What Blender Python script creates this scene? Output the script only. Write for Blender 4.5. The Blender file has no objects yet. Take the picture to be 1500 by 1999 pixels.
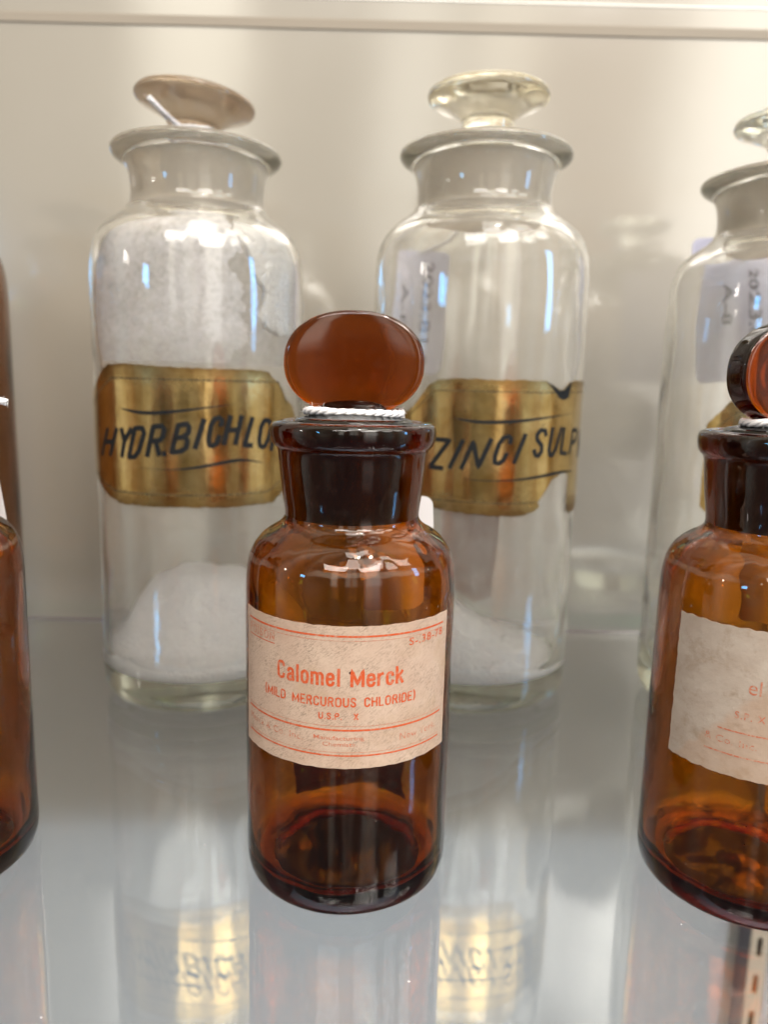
import bpy, bmesh, math, random
from mathutils import Vector, Matrix, noise

S = bpy.context.scene
COL = S.collection
R = math.radians
MM = 0.001
random.seed(7)

# ---------------------------------------------------------------- camera
CAMH = 0.1444
PITCH, ROLL = R(9.8), R(1.42)
fw = Vector((0, math.cos(PITCH), -math.sin(PITCH)))
up = Vector((0, math.sin(PITCH), math.cos(PITCH)))
rt = Vector((1, 0, 0))
cr = rt * math.cos(ROLL) + up * math.sin(ROLL)
cu = -rt * math.sin(ROLL) + up * math.cos(ROLL)
cam_d = bpy.data.cameras.new('camera')
cam = bpy.data.objects.new('camera', cam_d)
COL.objects.link(cam)
m = Matrix((cr, cu, -fw)).transposed().to_4x4()
m.translation = Vector((0, 0, CAMH))
cam.matrix_world = m
cam_d.sensor_width = 36.0
cam_d.lens = 36.0 * 1481.25 / 1999.0
cam_d.clip_start = 0.01
cam_d.clip_end = 50
cam_d.dof.use_dof = True
cam_d.dof.focus_distance = 0.199
cam_d.dof.aperture_fstop = 10.5
S.camera = cam

# ---------------------------------------------------------------- render / view
S.view_settings.view_transform = 'Standard'
S.view_settings.look = 'None'
S.view_settings.exposure = 0.12
S.view_settings.gamma = 1.0
S.view_settings.use_curve_mapping = False
cy = S.cycles
cy.max_bounces = 28
cy.transmission_bounces = 28
cy.transparent_max_bounces = 24
cy.glossy_bounces = 12
cy.diffuse_bounces = 5
cy.volume_bounces = 0
cy.caustics_reflective = True
cy.caustics_refractive = True
cy.blur_glossy = 0.6
cy.sample_clamp_indirect = 14.0
cy.use_denoising = True

# ---------------------------------------------------------------- node helpers
class NT:
    def __init__(s, nt): s.nt = nt; s.nt.nodes.clear()
    def n(s, t, **k):
        o = s.nt.nodes.new(t)
        for a, b in k.items(): setattr(o, a, b)
        return o
    def l(s, a, b): s.nt.links.new(a, b)
    def v(s, sock, val):
        if hasattr(val, 'is_output') or isinstance(val, bpy.types.NodeSocket): s.l(val, sock)
        else: sock.default_value = val
    def math(s, op, a, b=None, c=None, clamp=False):
        o = s.n('ShaderNodeMath', operation=op, use_clamp=clamp)
        s.v(o.inputs[0], a)
        if b is not None: s.v(o.inputs[1], b)
        if c is not None: s.v(o.inputs[2], c)
        return o.outputs[0]
    def noise(s, vec, scale, detail=3, rough=.5, dist=0, out='Fac'):
        o = s.n('ShaderNodeTexNoise'); s.v(o.inputs['Vector'], vec)
        o.inputs['Scale'].default_value = scale; o.inputs['Detail'].default_value = detail
        o.inputs['Roughness'].default_value = rough; o.inputs['Distortion'].default_value = dist
        return o.outputs[out]
    def ramp(s, fac, stops, interp='LINEAR'):
        o = s.n('ShaderNodeValToRGB'); s.l(fac, o.inputs[0])
        cr_ = o.color_ramp; cr_.interpolation = interp
        while len(cr_.elements) < len(stops): cr_.elements.new(0.5)
        for e, (p, c) in zip(cr_.elements, stops):
            e.position = p; e.color = (c, c, c, 1) if not isinstance(c, tuple) else (*c, 1)
        return o.outputs[0]
    def mixc(s, f, a, b, mode='MIX'):
        o = s.n('ShaderNodeMix', data_type='RGBA', blend_type=mode)
        s.v(o.inputs[0], f); s.v(o.inputs[6], a); s.v(o.inputs[7], b)
        return o.outputs[2]
    def mapping(s, vec, scale=(1, 1, 1), rot=(0, 0, 0), loc=(0, 0, 0)):
        o = s.n('ShaderNodeMapping'); s.l(vec, o.inputs[0])
        o.inputs['Scale'].default_value = scale; o.inputs['Rotation'].default_value = rot
        o.inputs['Location'].default_value = loc
        return o.outputs[0]
    def obj(s): return s.n('ShaderNodeTexCoord').outputs['Object']
    def xyz(s, vec):
        o = s.n('ShaderNodeSeparateXYZ'); s.l(vec, o.inputs[0]); return o.outputs
    def bump(s, h, strength, dist):
        o = s.n('ShaderNodeBump'); o.inputs['Strength'].default_value = strength
        o.inputs['Distance'].default_value = dist; s.l(h, o.inputs['Height']); return o.outputs[0]

def mat(name):
    m_ = bpy.data.materials.new(name); m_.use_nodes = True
    return m_, NT(m_.node_tree)

# ---------------------------------------------------------------- world: dim warm room, with upright dark and light things round about
W = bpy.data.worlds.new('World'); S.world = W; W.use_nodes = True
t = NT(W.node_tree)
g = t.n('ShaderNodeTexCoord').outputs['Generated']
X, Y, Z = t.xyz(g)
az = t.math('MULTIPLY_ADD', t.math('ARCTAN2', X, t.math('MULTIPLY', Y, -1)), 1 / (2 * math.pi), 0.5)
wob = t.math('MULTIPLY_ADD', t.noise(g, 3.0, 2), 0.010, -0.005)
az = t.math('ADD', az, wob)
stops = [(0.00, (.55, .50, .42)), (.12, (.62, .57, .48)), (.17, (.36, .28, .20)), (.21, (.70, .66, .56)), (.25, (.42, .30, .20)),
         (.285, (.90, .90, .82)), (.32, (.42, .28, .19)), (.352, (.26, .19, .12)), (.385, (.60, .54, .42)), (.415, (.46, .34, .25)),
         (.440, (.16, .13, .09)), (.449, (.22, .18, .13)), (.456, (.34, .32, .28)), (.468, (.32, .30, .26)), (.476, (.12, .10, .075)), (.490, (.10, .08, .06)),
         (.502, (.26, .25, .22)), (.521, (.28, .26, .23)), (.530, (.16, .11, .08)), (.546, (.28, .20, .14)), (.558, (2.0, 1.85, 1.65)), (.592, (2.0, 1.9, 1.75)), (.600, (.5, .4, .3)),
         (.612, (.30, .22, .14)), (.645, (.70, .72, .66)), (.67, (.45, .31, .18)), (.70, (.95, .92, .82)), (.745, (.38, .28, .19)), (.79, (.74, .68, .58)), (.86, (.48, .42, .34)), (.93, (.66, .61, .52)), (1.0, (.55, .50, .42))]
band = t.ramp(az, stops, 'LINEAR')
# above eye level: bright and dark bands added to streak the wall with reflections
hi = t.ramp(az, [(0, (.4, .36, .3)), (.40, (.35, .3, .24)), (.443, (.22, .18, .14)), (.450, (.30, .26, .2)), (.454, (2.3, 2.2, 1.95)), (.469, (2.3, 2.2, 1.95)), (.473, (.25, .2, .15)), (.492, (.20, .16, .12)),
                 (.500, (1.6, 1.55, 1.42)), (.509, (1.7, 1.65, 1.5)), (.513, (.4, .34, .28)), (.519, (1.7, 1.6, 1.4)), (.527, (1.4, 1.25, 1.05)), (.532, (.36, .24, .17)), (.545, (.5, .34, .25)), (.552, (.8, .7, .6)), (.560, (3.2, 3.05, 2.8)), (.595, (3.2, 3.1, 2.95)), (.605, (.5, .4, .3)), (.66, (.7, .66, .58)), (1, (.4, .36, .3))])
kz = t.ramp(Z, [(.045, 0.0), (.10, 1.0)])
ka = t.math('MULTIPLY', t.math('LESS_THAN', t.math('ABSOLUTE', t.math('SUBTRACT', az, .5)), .115), t.math('LESS_THAN', Z, .75))
band = t.mixc(t.math('MULTIPLY', kz, ka), band, hi)
# below eye level: the pale floor of the room
band = t.mixc(t.ramp(t.math('MULTIPLY', Z, -1), [(.10, 0.0), (.40, 1.0)]), band, (.20, .17, .185, 1))
elev = t.ramp(t.math('MULTIPLY_ADD', Z, .5, .5), [(0, (.55, .53, .55)), (.42, (.80, .77, .76)), (.5, (1, 1, 1)), (.66, (1.15, 1.12, 1.05)), (.8, (1.25, 1.2, 1.12)), (.9, (2.3, 2.2, 2.0)), (1, (2.6, 2.5, 2.3))])
c = t.mixc(1.0, band, elev, 'MULTIPLY')
bg = t.n('ShaderNodeBackground'); t.l(c, bg.inputs[0]); bg.inputs[1].default_value = .92
o = t.n('ShaderNodeOutputWorld'); t.l(bg.outputs[0], o.inputs[0])

# ---------------------------------------------------------------- lamps
def area(name, loc, target, sx, sy, power, col, spread=math.pi):
    d = bpy.data.lights.new(name, 'AREA'); d.shape = 'RECTANGLE'; d.size = sx; d.size_y = sy
    d.energy = power; d.color = col; d.spread = spread
    o_ = bpy.data.objects.new(name, d); COL.objects.link(o_)
    o_.location = loc
    o_.rotation_euler = (Vector(target) - Vector(loc)).to_track_quat('-Z', 'Y').to_euler()
    return o_
for i in range(3):
    for j in range(2):
        area('overhead_key', (.10 + i * .62, -.75 + j * .62, 1.35), (.10 + i * .25, .05 + j * .3, .1), .40, .40, 3.4, (1.0, .95, .87))  # unseen soft key added overhead, split into squares to break up its highlights
for i in range(2):
    area('front_fill', (-.45 + i * 1.25, -1.35, 1.6), (.0, .35, .1), .8, .55, 15, (1.0, .955, .89))  # unseen fill added in front to brighten powder and labels
area('window_light', (.93, -.02, .38), (.03, .35, .17), .10, .30, 1.5, (.16, .50, 1.0))
area('far_window_light', (-.86, -.53, .36), (0, .35, .17),   .11, .11, .9, (.14, .52, 1.0))
area('side_lamp', (-1.1, -.1, .45), (0, .35, .15), .05, .08, .35, (1, .93, .85))
area('lower_case_light', (.03, -.15, -.74), (.03, .455, -.20), 1.6, .35, .95, (.66, .82, 1.0), R(110))
for i in range(4):
    for j in range(2):
        area('ceiling_led', (.11 + i * .032, -.16 + j * .045, .98), (.11 + i * .032, .1 + j * .045, 0), .014, .014, .30, (1, .95, .88))

# ---------------------------------------------------------------- materials
def glass_mat(name, sigma, rough=0.0, wave=.0002, wscale=60, tint=(1, 1, 1), dcol=(.5, .47, .43), dust=0.0, ring=None, speck=True, veil=0.0, sp_scale=330, sp_size=.085, sp_gate=.93):
    m_, t = mat(name)
    oc = t.obj()
    gl = t.n('ShaderNodeBsdfGlass'); gl.inputs['IOR'].default_value = 1.5
    gl.inputs['Color'].default_value = (*tint, 1); gl.inputs['Roughness'].default_value = rough
    if wave:
        b = t.bump(t.noise(t.mapping(oc, (1, 1, .35)), wscale, 2), .5, wave)
        t.l(b, gl.inputs['Normal'])
    sh = gl.outputs[0]
    if dust or ring:
        df = t.n('ShaderNodeBsdfDiffuse'); df.inputs['Color'].default_value = (*dcol, 1)
        n1 = t.noise(oc, 260, 5, .7)
        mask = t.math('MULTIPLY', t.ramp(n1, [(.52, 0.0), (.75, 1.0)]), dust)
        if speck:
            vo = t.n('ShaderNodeTexVoronoi'); vo.inputs['Scale'].default_value = sp_scale; t.l(oc, vo.inputs['Vector'])
            sp = t.math('LESS_THAN', vo.outputs['Distance'], sp_size)
            vc = t.math('GREATER_THAN', t.xyz(vo.outputs['Color'])[0], sp_gate)
            mask = t.math('MAXIMUM', mask, t.math('MULTIPLY', t.math('MULTIPLY', sp, vc), .6))
        if veil: mask = t.math('ADD', mask, t.math('MULTIPLY', t.math('ADD', t.noise(oc, 22, 4, .6), .5), veil))
        if ring:
            z = t.xyz(oc)[2]
            zz = t.math('ADD', z, t.math('MULTIPLY_ADD', t.noise(oc, 130, 4, .65), .0034, -.0017))
            d_ = t.math('ABSOLUTE', t.math('SUBTRACT', zz, ring[0]))
            br = t.ramp(t.math('MULTIPLY', d_, 1 / ring[1]), [(.55, 1.0), (1.0, 0.0)])
            gate = t.ramp(t.noise(oc, 45, 2), [(.44, 0.0), (.56, 1.0)])
            mask = t.math('MAXIMUM', mask, t.math('MULTIPLY', t.math('MULTIPLY', br, gate), ring[2]))
        mx = t.n('ShaderNodeMixShader'); t.l(mask, mx.inputs[0]); t.l(sh, mx.inputs[1]); t.l(df.outputs[0], mx.inputs[2])
        sh = mx.outputs[0]
    out = t.n('ShaderNodeOutputMaterial'); t.l(sh, out.inputs['Surface'])
    va = t.n('ShaderNodeVolumeAbsorption')
    D = max(sigma) * 1.02
    va.inputs['Color'].default_value = (*[1 - s / D for s in sigma], 1)
    va.inputs['Density'].default_value = D
    t.l(va.outputs[0], out.inputs['Volume'])
    return m_

AMB = (122, 325, 950)
M = {}
M['amber'] = glass_mat('amber_glass', AMB, wave=.00030, wscale=70, dcol=(.28, .22, .18), dust=.035, ring=(.0962, .0008, .22))
M['amber_plain'] = glass_mat('amber_glass_clean', (98, 290, 900), wave=.0002, wscale=70, dcol=(.25, .17, .12), dust=.03)
M['amber_ground'] = glass_mat('amber_ground_glass', (105, 320, 1000), rough=.32, wave=0)
M['brown'] = glass_mat('brown_glass', (170, 300, 480), wave=.0003, wscale=50)
M['clear'] = glass_mat('clear_glass', (3, 2.6, 5), wave=.0003, wscale=45, dcol=(.86, .82, .74), dust=.05, speck=False, veil=.06)
M['ground'] = glass_mat('ground_clear_glass', (7, 10, 15), rough=.35, wave=0)
M['clear_tinted'] = glass_mat('tinted_stopper_glass', (4, 5, 9), rough=.05, wave=.0003, wscale=60)
M['clear_tan'] = glass_mat('tan_stopper_glass', (12, 17, 24), rough=.12, wave=.0003, wscale=60)
M['shelf'] = glass_mat('shelf_glass', (4.6, 2.6, 3.6), wave=0, dcol=(.75, .75, .76), dust=.012, sp_scale=95, sp_size=.032, sp_gate=.82)

def haze(m_, f_, col):
    t = NT.__new__(NT); t.nt = m_.node_tree
    out = [n for n in t.nt.nodes if n.type == 'OUTPUT_MATERIAL'][0]
    src = out.inputs['Surface'].links[0].from_socket
    d = t.n('ShaderNodeBsdfDiffuse'); d.inputs[0].default_value = (*col, 1)
    tl = t.n('ShaderNodeBsdfTranslucent'); tl.inputs[0].default_value = (*col, 1)
    a = t.n('ShaderNodeMixShader'); t.l(d.outputs[0], a.inputs[1]); t.l(tl.outputs[0], a.inputs[2])
    b = t.n('ShaderNodeMixShader'); b.inputs[0].default_value = f_; t.l(src, b.inputs[1]); t.l(a.outputs[0], b.inputs[2])
    t.l(b.outputs[0], out.inputs['Surface'])
haze(M['ground'], .62, (.95, .86, .74))
haze(M['clear_tinted'], .05, (.75, .70, .60))
haze(M['clear_tan'], .14, (.42, .36, .30))
haze(M['amber_ground'], .03, (.22, .10, .05))
def principled(name, base, rough=.6, metal=0, spec=.5, build=None):
    m_, t = mat(name)
    p = t.n('ShaderNodeBsdfPrincipled'); p.inputs['Base Color'].default_value = (*base, 1)
    p.inputs['Roughness'].default_value = rough; p.inputs['Metallic'].default_value = metal
    p.inputs['Specular IOR Level'].default_value = spec
    out = t.n('ShaderNodeOutputMaterial'); t.l(p.outputs[0], out.inputs[0])
    if build: build(t, p, out)
    return m_

def b_wall(t, p, out):
    oc = t.obj()
    n1 = t.noise(t.mapping(oc, (1.4, 1, .35)), 5, 3)
    t.l(t.mixc(n1, (.305, .280, .238, 1), (.36, .335, .29, 1)), p.inputs['Base Color'])
    r = t.math('MULTIPLY_ADD', t.noise(oc, 18, 3), .07, .085)
    t.l(r, p.inputs['Roughness'])
    t.l(t.bump(t.noise(oc, 16, 2), .12, .0012), p.inputs['Normal'])
    p.inputs['IOR'].default_value = 1.75
M['wall'] = principled('cream_laminate', (.6, .55, .46), .3, spec=1.0, build=b_wall)

def b_gold(seed):
    def f(t, p, out):
        oc = t.mapping(t.obj(), loc=(seed, seed * .3, 0))
        n1 = t.noise(oc, 60, 4, .6)
        n2 = t.noise(oc, 380, 4, .7)
        base = t.mixc(t.ramp(n1, [(.35, 0.0), (.7, 1.0)]), (.52, .35, .12, 1), (.74, .57, .27, 1))
        # tarnish blotches that eat in from the upper and lower rim of the foil
        z = t.xyz(t.obj())[2]
        e = t.math('ABSOLUTE', t.math('SUBTRACT', z, .1195))
        e = t.math('ADD', e, t.math('MULTIPLY_ADD', t.noise(oc, 110, 5, .65), .016, -.008))
        tar = t.ramp(t.math('MULTIPLY', e, 30), [(.60, 0.0), (.86, .85)])
        base = t.mixc(tar, base, (.16, .085, .025, 1))
        sp = t.ramp(n2, [(.62, 0.0), (.72, .7)])
        base = t.mixc(sp, base, (.22, .12, .04, 1))
        t.l(base, p.inputs['Base Color'])
        t.l(t.math('MULTIPLY_ADD', tar, .25, t.math('MULTIPLY_ADD', n2, .14, .13)), p.inputs['Roughness'])
        h = t.math('ADD', t.noise(t.mapping(oc, (1, 1, .22)), 95, 2), t.math('MULTIPLY', t.noise(oc, 300, 3), .16))
        t.l(t.bump(h, .75, .0006), p.inputs['Normal'])
    return f
M['gold'] = principled('gold_foil', (.8, .6, .25), .2, 1, build=b_gold(0))
M['gold_b'] = principled('gold_foil_creased', (.8, .6, .25), .2, 1, build=b_gold(1.7))

def b_paper(t, p, out):
    # uv-like coordinates written on the label: s across, z up (metres)
    uv = t.n('ShaderNodeUVMap').outputs[0]
    big = t.noise(uv, 90, 3)
    base = t.mixc(t.ramp(big, [(.3, 0.0), (.75, 1.0)]), (.44, .31, .235, 1), (.51, .385, .30, 1))
    st = t.mapping(t.mapping(uv, rot=(0, 0, R(-36))), (.8, 4.0, 1))
    fl = t.ramp(t.noise(st, 650, 4, .7), [(.52, 0.0), (.60, 1.0)])
    fl2 = t.ramp(t.noise(uv, 160, 3), [(.38, .25), (.62, 1.0)])
    base = t.mixc(t.math('MULTIPLY', t.math('MULTIPLY', fl, fl2), .62), base, (.20, .15, .11, 1))
    fl3 = t.ramp(t.noise(t.mapping(t.mapping(uv, rot=(0, 0, R(-36))), (.8, 3.0, 1), loc=(3, 1, 0)), 1500, 3, .7), [(.55, 0.0), (.63, .75)])
    base = t.mixc(t.math('MULTIPLY', fl3, fl2), base, (.14, .10, .075, 1))
    stain = t.ramp(t.noise(t.mapping(uv, loc=(.02, .3, 0)), 55, 4, .6), [(.55, 0.0), (.78, .6)])
    base = t.mixc(stain, base, (.36, .24, .14, 1))
    vo = t.n('ShaderNodeTexVoronoi'); vo.inputs['Scale'].default_value = 210; t.l(uv, vo.inputs['Vector'])
    dot = t.math('MULTIPLY', t.math('LESS_THAN', vo.outputs['Distance'], .10), t.math('GREATER_THAN', t.xyz(vo.outputs['Color'])[1], .93))
    base = t.mixc(dot, base, (.05, .035, .03, 1))
    t.l(base, p.inputs['Base Color'])
    t.l(t.bump(t.noise(uv, 700, 4), .35, .0002), p.inputs['Normal'])
M['paper'] = principled('aged_label_paper', (.6, .5, .4), .75, spec=.25, build=b_paper)

def b_paper2(t, p, out):
    uv = t.n('ShaderNodeUVMap').outputs[0]
    base = t.mixc(t.ramp(t.noise(uv, 110, 4, .6), [(.3, 0.0), (.7, 1.0)]), (.36, .29, .235, 1), (.43, .365, .31, 1))
    stain = t.ramp(t.noise(t.mapping(uv, loc=(.5, .1, 0)), 140, 5, .7), [(.52, 0.0), (.74, .8)])
    base = t.mixc(stain, base, (.25, .18, .12, 1))
    s_, z_, _ = t.xyz(uv)
    # a brown wash that runs up across the right of the paper
    d_ = t.math('ADD', t.math('MULTIPLY_ADD', s_, 1.0, t.math('MULTIPLY', z_, -.9)), t.math('MULTIPLY', t.noise(uv, 200, 3), .006))
    base = t.mixc(t.math('MULTIPLY', t.ramp(t.math('MULTIPLY_ADD', d_, 20, 1.9), [(.44, 0.0), (.48, 1.0)]), .35), base, (.38, .22, .13, 1))
    t.l(base, p.inputs['Base Color'])
    t.l(t.bump(t.noise(uv, 500, 4), .4, .0003), p.inputs['Normal'])
M['paper_b'] = principled('stained_label_paper', (.55, .45, .38), .75, spec=.25, build=b_paper2)

def ink(name, col, wear, under=(.43, .32, .24), lo=.42):
    def f(t, p, out):
        oc = t.obj()
        n_ = t.ramp(t.noise(oc, 1100, 4, .7), [(lo, 0.0), (lo + .16, 1.0)])
        n2 = t.ramp(t.noise(oc, 140, 2), [(.35, .4), (.65, 1.0)])
        f_ = t.math('MULTIPLY', t.math('SUBTRACT', 1.0, n_), t.math('MULTIPLY', n2, wear))
        t.l(t.mixc(f_, (*col, 1), (*under, 1)), p.inputs['Base Color'])
    return principled(name, col, .7, spec=.25, build=f)
M['ink'] = ink('red_ink', (.50, .075, .018), .55, lo=.36)
M['ink_faded'] = ink('faded_red_ink', (.46, .13, .07), .9, lo=.42)
M['black'] = principled('black_enamel', (.006, .007, .008), .6, spec=.25)
M['thin_black'] = ink('rubbed_black_line', (.02, .016, .01), .55, (.45, .32, .12), lo=.38)
M['card'] = principled('tag_card', (.70, .69, .72), .65, spec=.3)
M['card_lilac'] = principled('lilac_tag_card', (.58, .57, .70), .65, spec=.3)
M['pencil'] = principled('ballpoint', (.07, .07, .12), .6)
M['kraft'] = principled('kraft_paper', (.28, .13, .10), .8, spec=.2)
M['metal'] = principled('cream_enamel', (.56, .47, .36), .35)
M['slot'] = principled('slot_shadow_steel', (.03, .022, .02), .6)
M['steelside'] = principled('grey_steel', (.12, .13, .16), .4, .3)
M['tan'] = principled('tan_band_colour', (.285, .25, .205), .9, spec=.2)
M['white'] = principled('lit_edge_white', (.85, .83, .78), .3)

def b_cord(t, p, out):
    oc = t.obj()
    t.l(t.mixc(t.noise(oc, 900, 3), (.62, .62, .66, 1), (.84, .83, .82, 1)), p.inputs['Base Color'])
    t.l(t.bump(t.noise(oc, 2600, 2), .8, .0002), p.inputs['Normal'])
    p.inputs['Sheen Weight'].default_value = .3
M['cord'] = principled('white_cotton', (.8, .8, .8), .85, spec=.2, build=b_cord)

def b_powder(t, p, out):
    oc = t.obj()
    n1 = t.noise(oc, 90, 4, .6)
    t.l(t.mixc(n1, (.93, .91, .90, 1), (.97, .96, .95, 1)), p.inputs['Base Color'])
    t.l(t.bump(t.math('ADD', t.noise(oc, 220, 5, .65), t.math('MULTIPLY', t.noise(oc, 1100, 3), .8)), 1.0, .004), p.inputs['Normal'])
    p.inputs['Subsurface Weight'].default_value = .25
    p.inputs['Subsurface Radius'].default_value = (.004, .004, .004)
    p.inputs['Subsurface Scale'].default_value = 1.0
M['powder'] = principled('white_powder', (.85, .83, .8), .95, spec=.15, build=b_powder)

def film_mat(name, amount, zr, lo, hi, side=None):
    m_, t = mat(name)
    oc = t.obj()
    tr = t.n('ShaderNodeBsdfTransparent'); df = t.n('ShaderNodeBsdfDiffuse'); df.inputs[0].default_value = (.86, .85, .89, 1)
    tl = t.n('ShaderNodeBsdfTranslucent'); tl.inputs[0].default_value = (.86, .85, .89, 1)
    m1 = t.n('ShaderNodeMixShader'); m1.inputs[0].default_value = .35
    t.l(df.outputs[0], m1.inputs[1]); t.l(tl.outputs[0], m1.inputs[2])
    x, y, z = t.xyz(oc)
    zr_ = t.n('ShaderNodeMapRange'); t.l(z, zr_.inputs[0])
    for k, v in zip((1, 2, 3, 4), zr): zr_.inputs[k].default_value = v
    n1 = t.noise(oc, 55, 5, .7); n2 = t.noise(oc, 420, 3, .7)
    a_ = t.math('ADD', t.math('MULTIPLY', n1, .65), t.math('MULTIPLY', n2, .45))
    a_ = t.ramp(a_, [(lo, 0.0), (hi, 1.0)])
    f_ = t.math('MULTIPLY', t.math('MULTIPLY', a_, zr_.outputs[0]), amount)
    if side:
        # the film was knocked off the right-hand side of the front
        th = t.math('ARCTAN2', x, t.math('MULTIPLY', y, -1))
        th = t.math('ADD', th, t.math('MULTIPLY_ADD', t.noise(oc, 60, 5, .65), 1.0, -.5))
        k1 = t.math('LESS_THAN', t.math('ABSOLUTE', t.math('SUBTRACT', th, side[0])), side[1])
        f_ = t.math('MULTIPLY', f_, t.math('MULTIPLY_ADD', k1, -.97, 1.0))
    m2 = t.n('ShaderNodeMixShader'); t.l(f_, m2.inputs[0]); t.l(tr.outputs[0], m2.inputs[1]); t.l(m1.outputs[0], m2.inputs[2])
    out = t.n('ShaderNodeOutputMaterial'); t.l(m2.outputs[0], out.inputs[0])
    return m_
M['film'] = film_mat('powder_film', .93, (.135, .165, .10, 1.0), .26, .62, (1.02, .43))
M['film_thin'] = film_mat('faint_powder_film', .12, (.14, .03, .35, 1.0), .45, .8)

# ---------------------------------------------------------------- object helpers
def link(name, bm, material, parent=None, smooth=True, sharp=35):
    me = bpy.data.meshes.new(name); bm.to_mesh(me); bm.free()
    me.materials.append(material)
    if smooth:
        me.polygons.foreach_set('use_smooth', [True] * len(me.polygons))
        if sharp: me.set_sharp_from_angle(angle=R(sharp))
    o_ = bpy.data.objects.new(name, me); COL.objects.link(o_)
    if parent: o_.parent = parent
    return o_
def thing(name, label, cat, loc=(0, 0, 0), rz=0, group=None):
    o_ = bpy.data.objects.new(name, None); COL.objects.link(o_); o_.empty_display_size = .01
    o_.location = loc; o_.rotation_euler = (0, 0, rz)
    return tag(o_, label, cat, group)
def tag(o_, label, cat, group=None, kind=None):
    o_['label'] = label; o_['category'] = cat
    if group: o_['group'] = group
    if kind: o_['kind'] = kind
    return o_

def chaikin(pts, n=2, keep=()):
    for _ in range(n):
        q = [pts[0]]
        for a, b in zip(pts[:-1], pts[1:]):
            q.append((a[0] * .75 + b[0] * .25, a[1] * .75 + b[1] * .25))
            q.append((a[0] * .25 + b[0] * .75, a[1] * .25 + b[1] * .75))
        q.append(pts[-1]); pts = q
    return pts
def densify(pts, step):
    q = [pts[0]]
    for a, b in zip(pts[:-1], pts[1:]):
        d = math.dist(a, b); k = max(1, int(d / step))
        for i in range(1, k + 1): q.append((a[0] + (b[0] - a[0]) * i / k, a[1] + (b[1] - a[1]) * i / k))
    return q
def lathe(pts, seg=128, wob=None, n=2, step=None):
    """closed surface of revolution; pts in mm from axis to axis"""
    pts = chaikin(pts, n)
    if step: pts = densify(pts, step)
    bm = bmesh.new(); rings = []
    for (r, z) in pts:
        if r < 1e-4: rings.append([bm.verts.new((0, 0, z * MM))]); continue
        ring = []
        for i in range(seg):
            a = 2 * math.pi * i / seg
            rr, zz = (r, z) if wob is None else wob(r, z, a)
            ring.append(bm.verts.new((rr * MM * math.cos(a), rr * MM * math.sin(a), zz * MM)))
        rings.append(ring)
    for A, B in zip(rings[:-1], rings[1:]):
        if len(A) == 1 and len(B) == 1: continue
        for i in range(seg):
            j = (i + 1) % seg
            if len(A) == 1: bm.faces.new((A[0], B[j], B[i]))
            elif len(B) == 1: bm.faces.new((A[i], A[j], B[0]))
            else: bm.faces.new((A[i], A[j], B[j], B[i]))
    bmesh.ops.recalc_face_normals(bm, faces=bm.faces)
    return bm

def cut_strips(bm, step):
    xs = [v.co.x for v in bm.verts]
    x = math.floor(min(xs) / step) * step + step
    while x < max(xs):
        bmesh.ops.bisect_plane(bm, geom=bm.verts[:] + bm.edges[:] + bm.faces[:], plane_co=(x, 0, 0), plane_no=(1, 0, 0), dist=1e-7)
        x += step
def wrap(bm, rad, lift=0.0):
    """bend a flat (s, z) mesh in metres onto a cylinder of radius rad about the Z axis; s=0 faces -Y"""
    uvl = bm.loops.layers.uv.new('UVMap')
    for f in bm.faces:
        for l in f.loops: l[uvl].uv = (l.vert.co.x, l.vert.co.y)
    for v in bm.verts:
        th = v.co.x / rad; r_ = rad + lift + v.co.z
        v.co = Vector((r_ * math.sin(th), -r_ * math.cos(th), v.co.y))
def patch(outline, rad, thick, step=1.5, lift=0.0, curl=None):
    """paper or foil cut to an outline given in mm, bent on a cylinder, with thickness"""
    bm = bmesh.new()
    vs = [bm.verts.new((x * MM, y * MM, 0)) for x, y in outline]
    f = bm.faces.new(vs); f.normal_update()
    if f.normal.z < 0: f.normal_flip()
    bmesh.ops.triangulate(bm, faces=bm.faces)
    cut_strips(bm, step * MM)
    top = bm.faces[:]
    ret = bmesh.ops.extrude_face_region(bm, geom=top)
    for v in [e for e in ret['geom'] if isinstance(e, bmesh.types.BMVert)]: v.co.z += thick * MM
    bmesh.ops.recalc_face_normals(bm, faces=bm.faces)
    wrap(bm, rad, lift)
    return bm
def ragged(pts, amp, step=1.0, seed=0):
    q = densify(list(pts) + [pts[0]], step)[:-1]
    out = []
    for x, y in q:
        n_ = noise.noise_vector(Vector((x * .55 + seed, y * .55, seed * 2.1))) * amp
        n2 = noise.noise_vector(Vector((x * 1.9 + seed, y * 1.9, 5 + seed))) * amp * .4
        out.append((x + n_.x + n2.x, y + n_.y + n2.y))
    return out
def text_flat(body, x0, x1, z0, cap, shear=0, bold=0, rot=0, spacing=1.0):
    """printed letters fitted to a box: left, right, baseline, capital height, all in mm"""
    cu_ = bpy.data.curves.new('t', 'FONT'); cu_.body = body; cu_.size = 1; cu_.shear = shear; cu_.offset = bold
    cu_.resolution_u = 4; cu_.space_character = spacing
    ob = bpy.data.objects.new('t', cu_); COL.objects.link(ob)
    dg = bpy.context.evaluated_depsgraph_get(); dg.update()
    me = bpy.data.meshes.new_from_object(ob.evaluated_get(dg))
    bpy.data.objects.remove(ob)
    bm = bmesh.new(); bm.from_mesh(me); bpy.data.meshes.remove(me)
    xs = [v.co.x for v in bm.verts]; a, b = min(xs), max(xs)
    capz = .73
    for v in bm.verts:
        x = x0 + (v.co.x - a) / (b - a) * (x1 - x0); y = z0 + v.co.y / capz * cap + (x - x0) * rot
        v.co = Vector((x * MM, y * MM, 0))
    bmesh.ops.triangulate(bm, faces=bm.faces)
    cut_strips(bm, .0012)
    return bm
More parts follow.
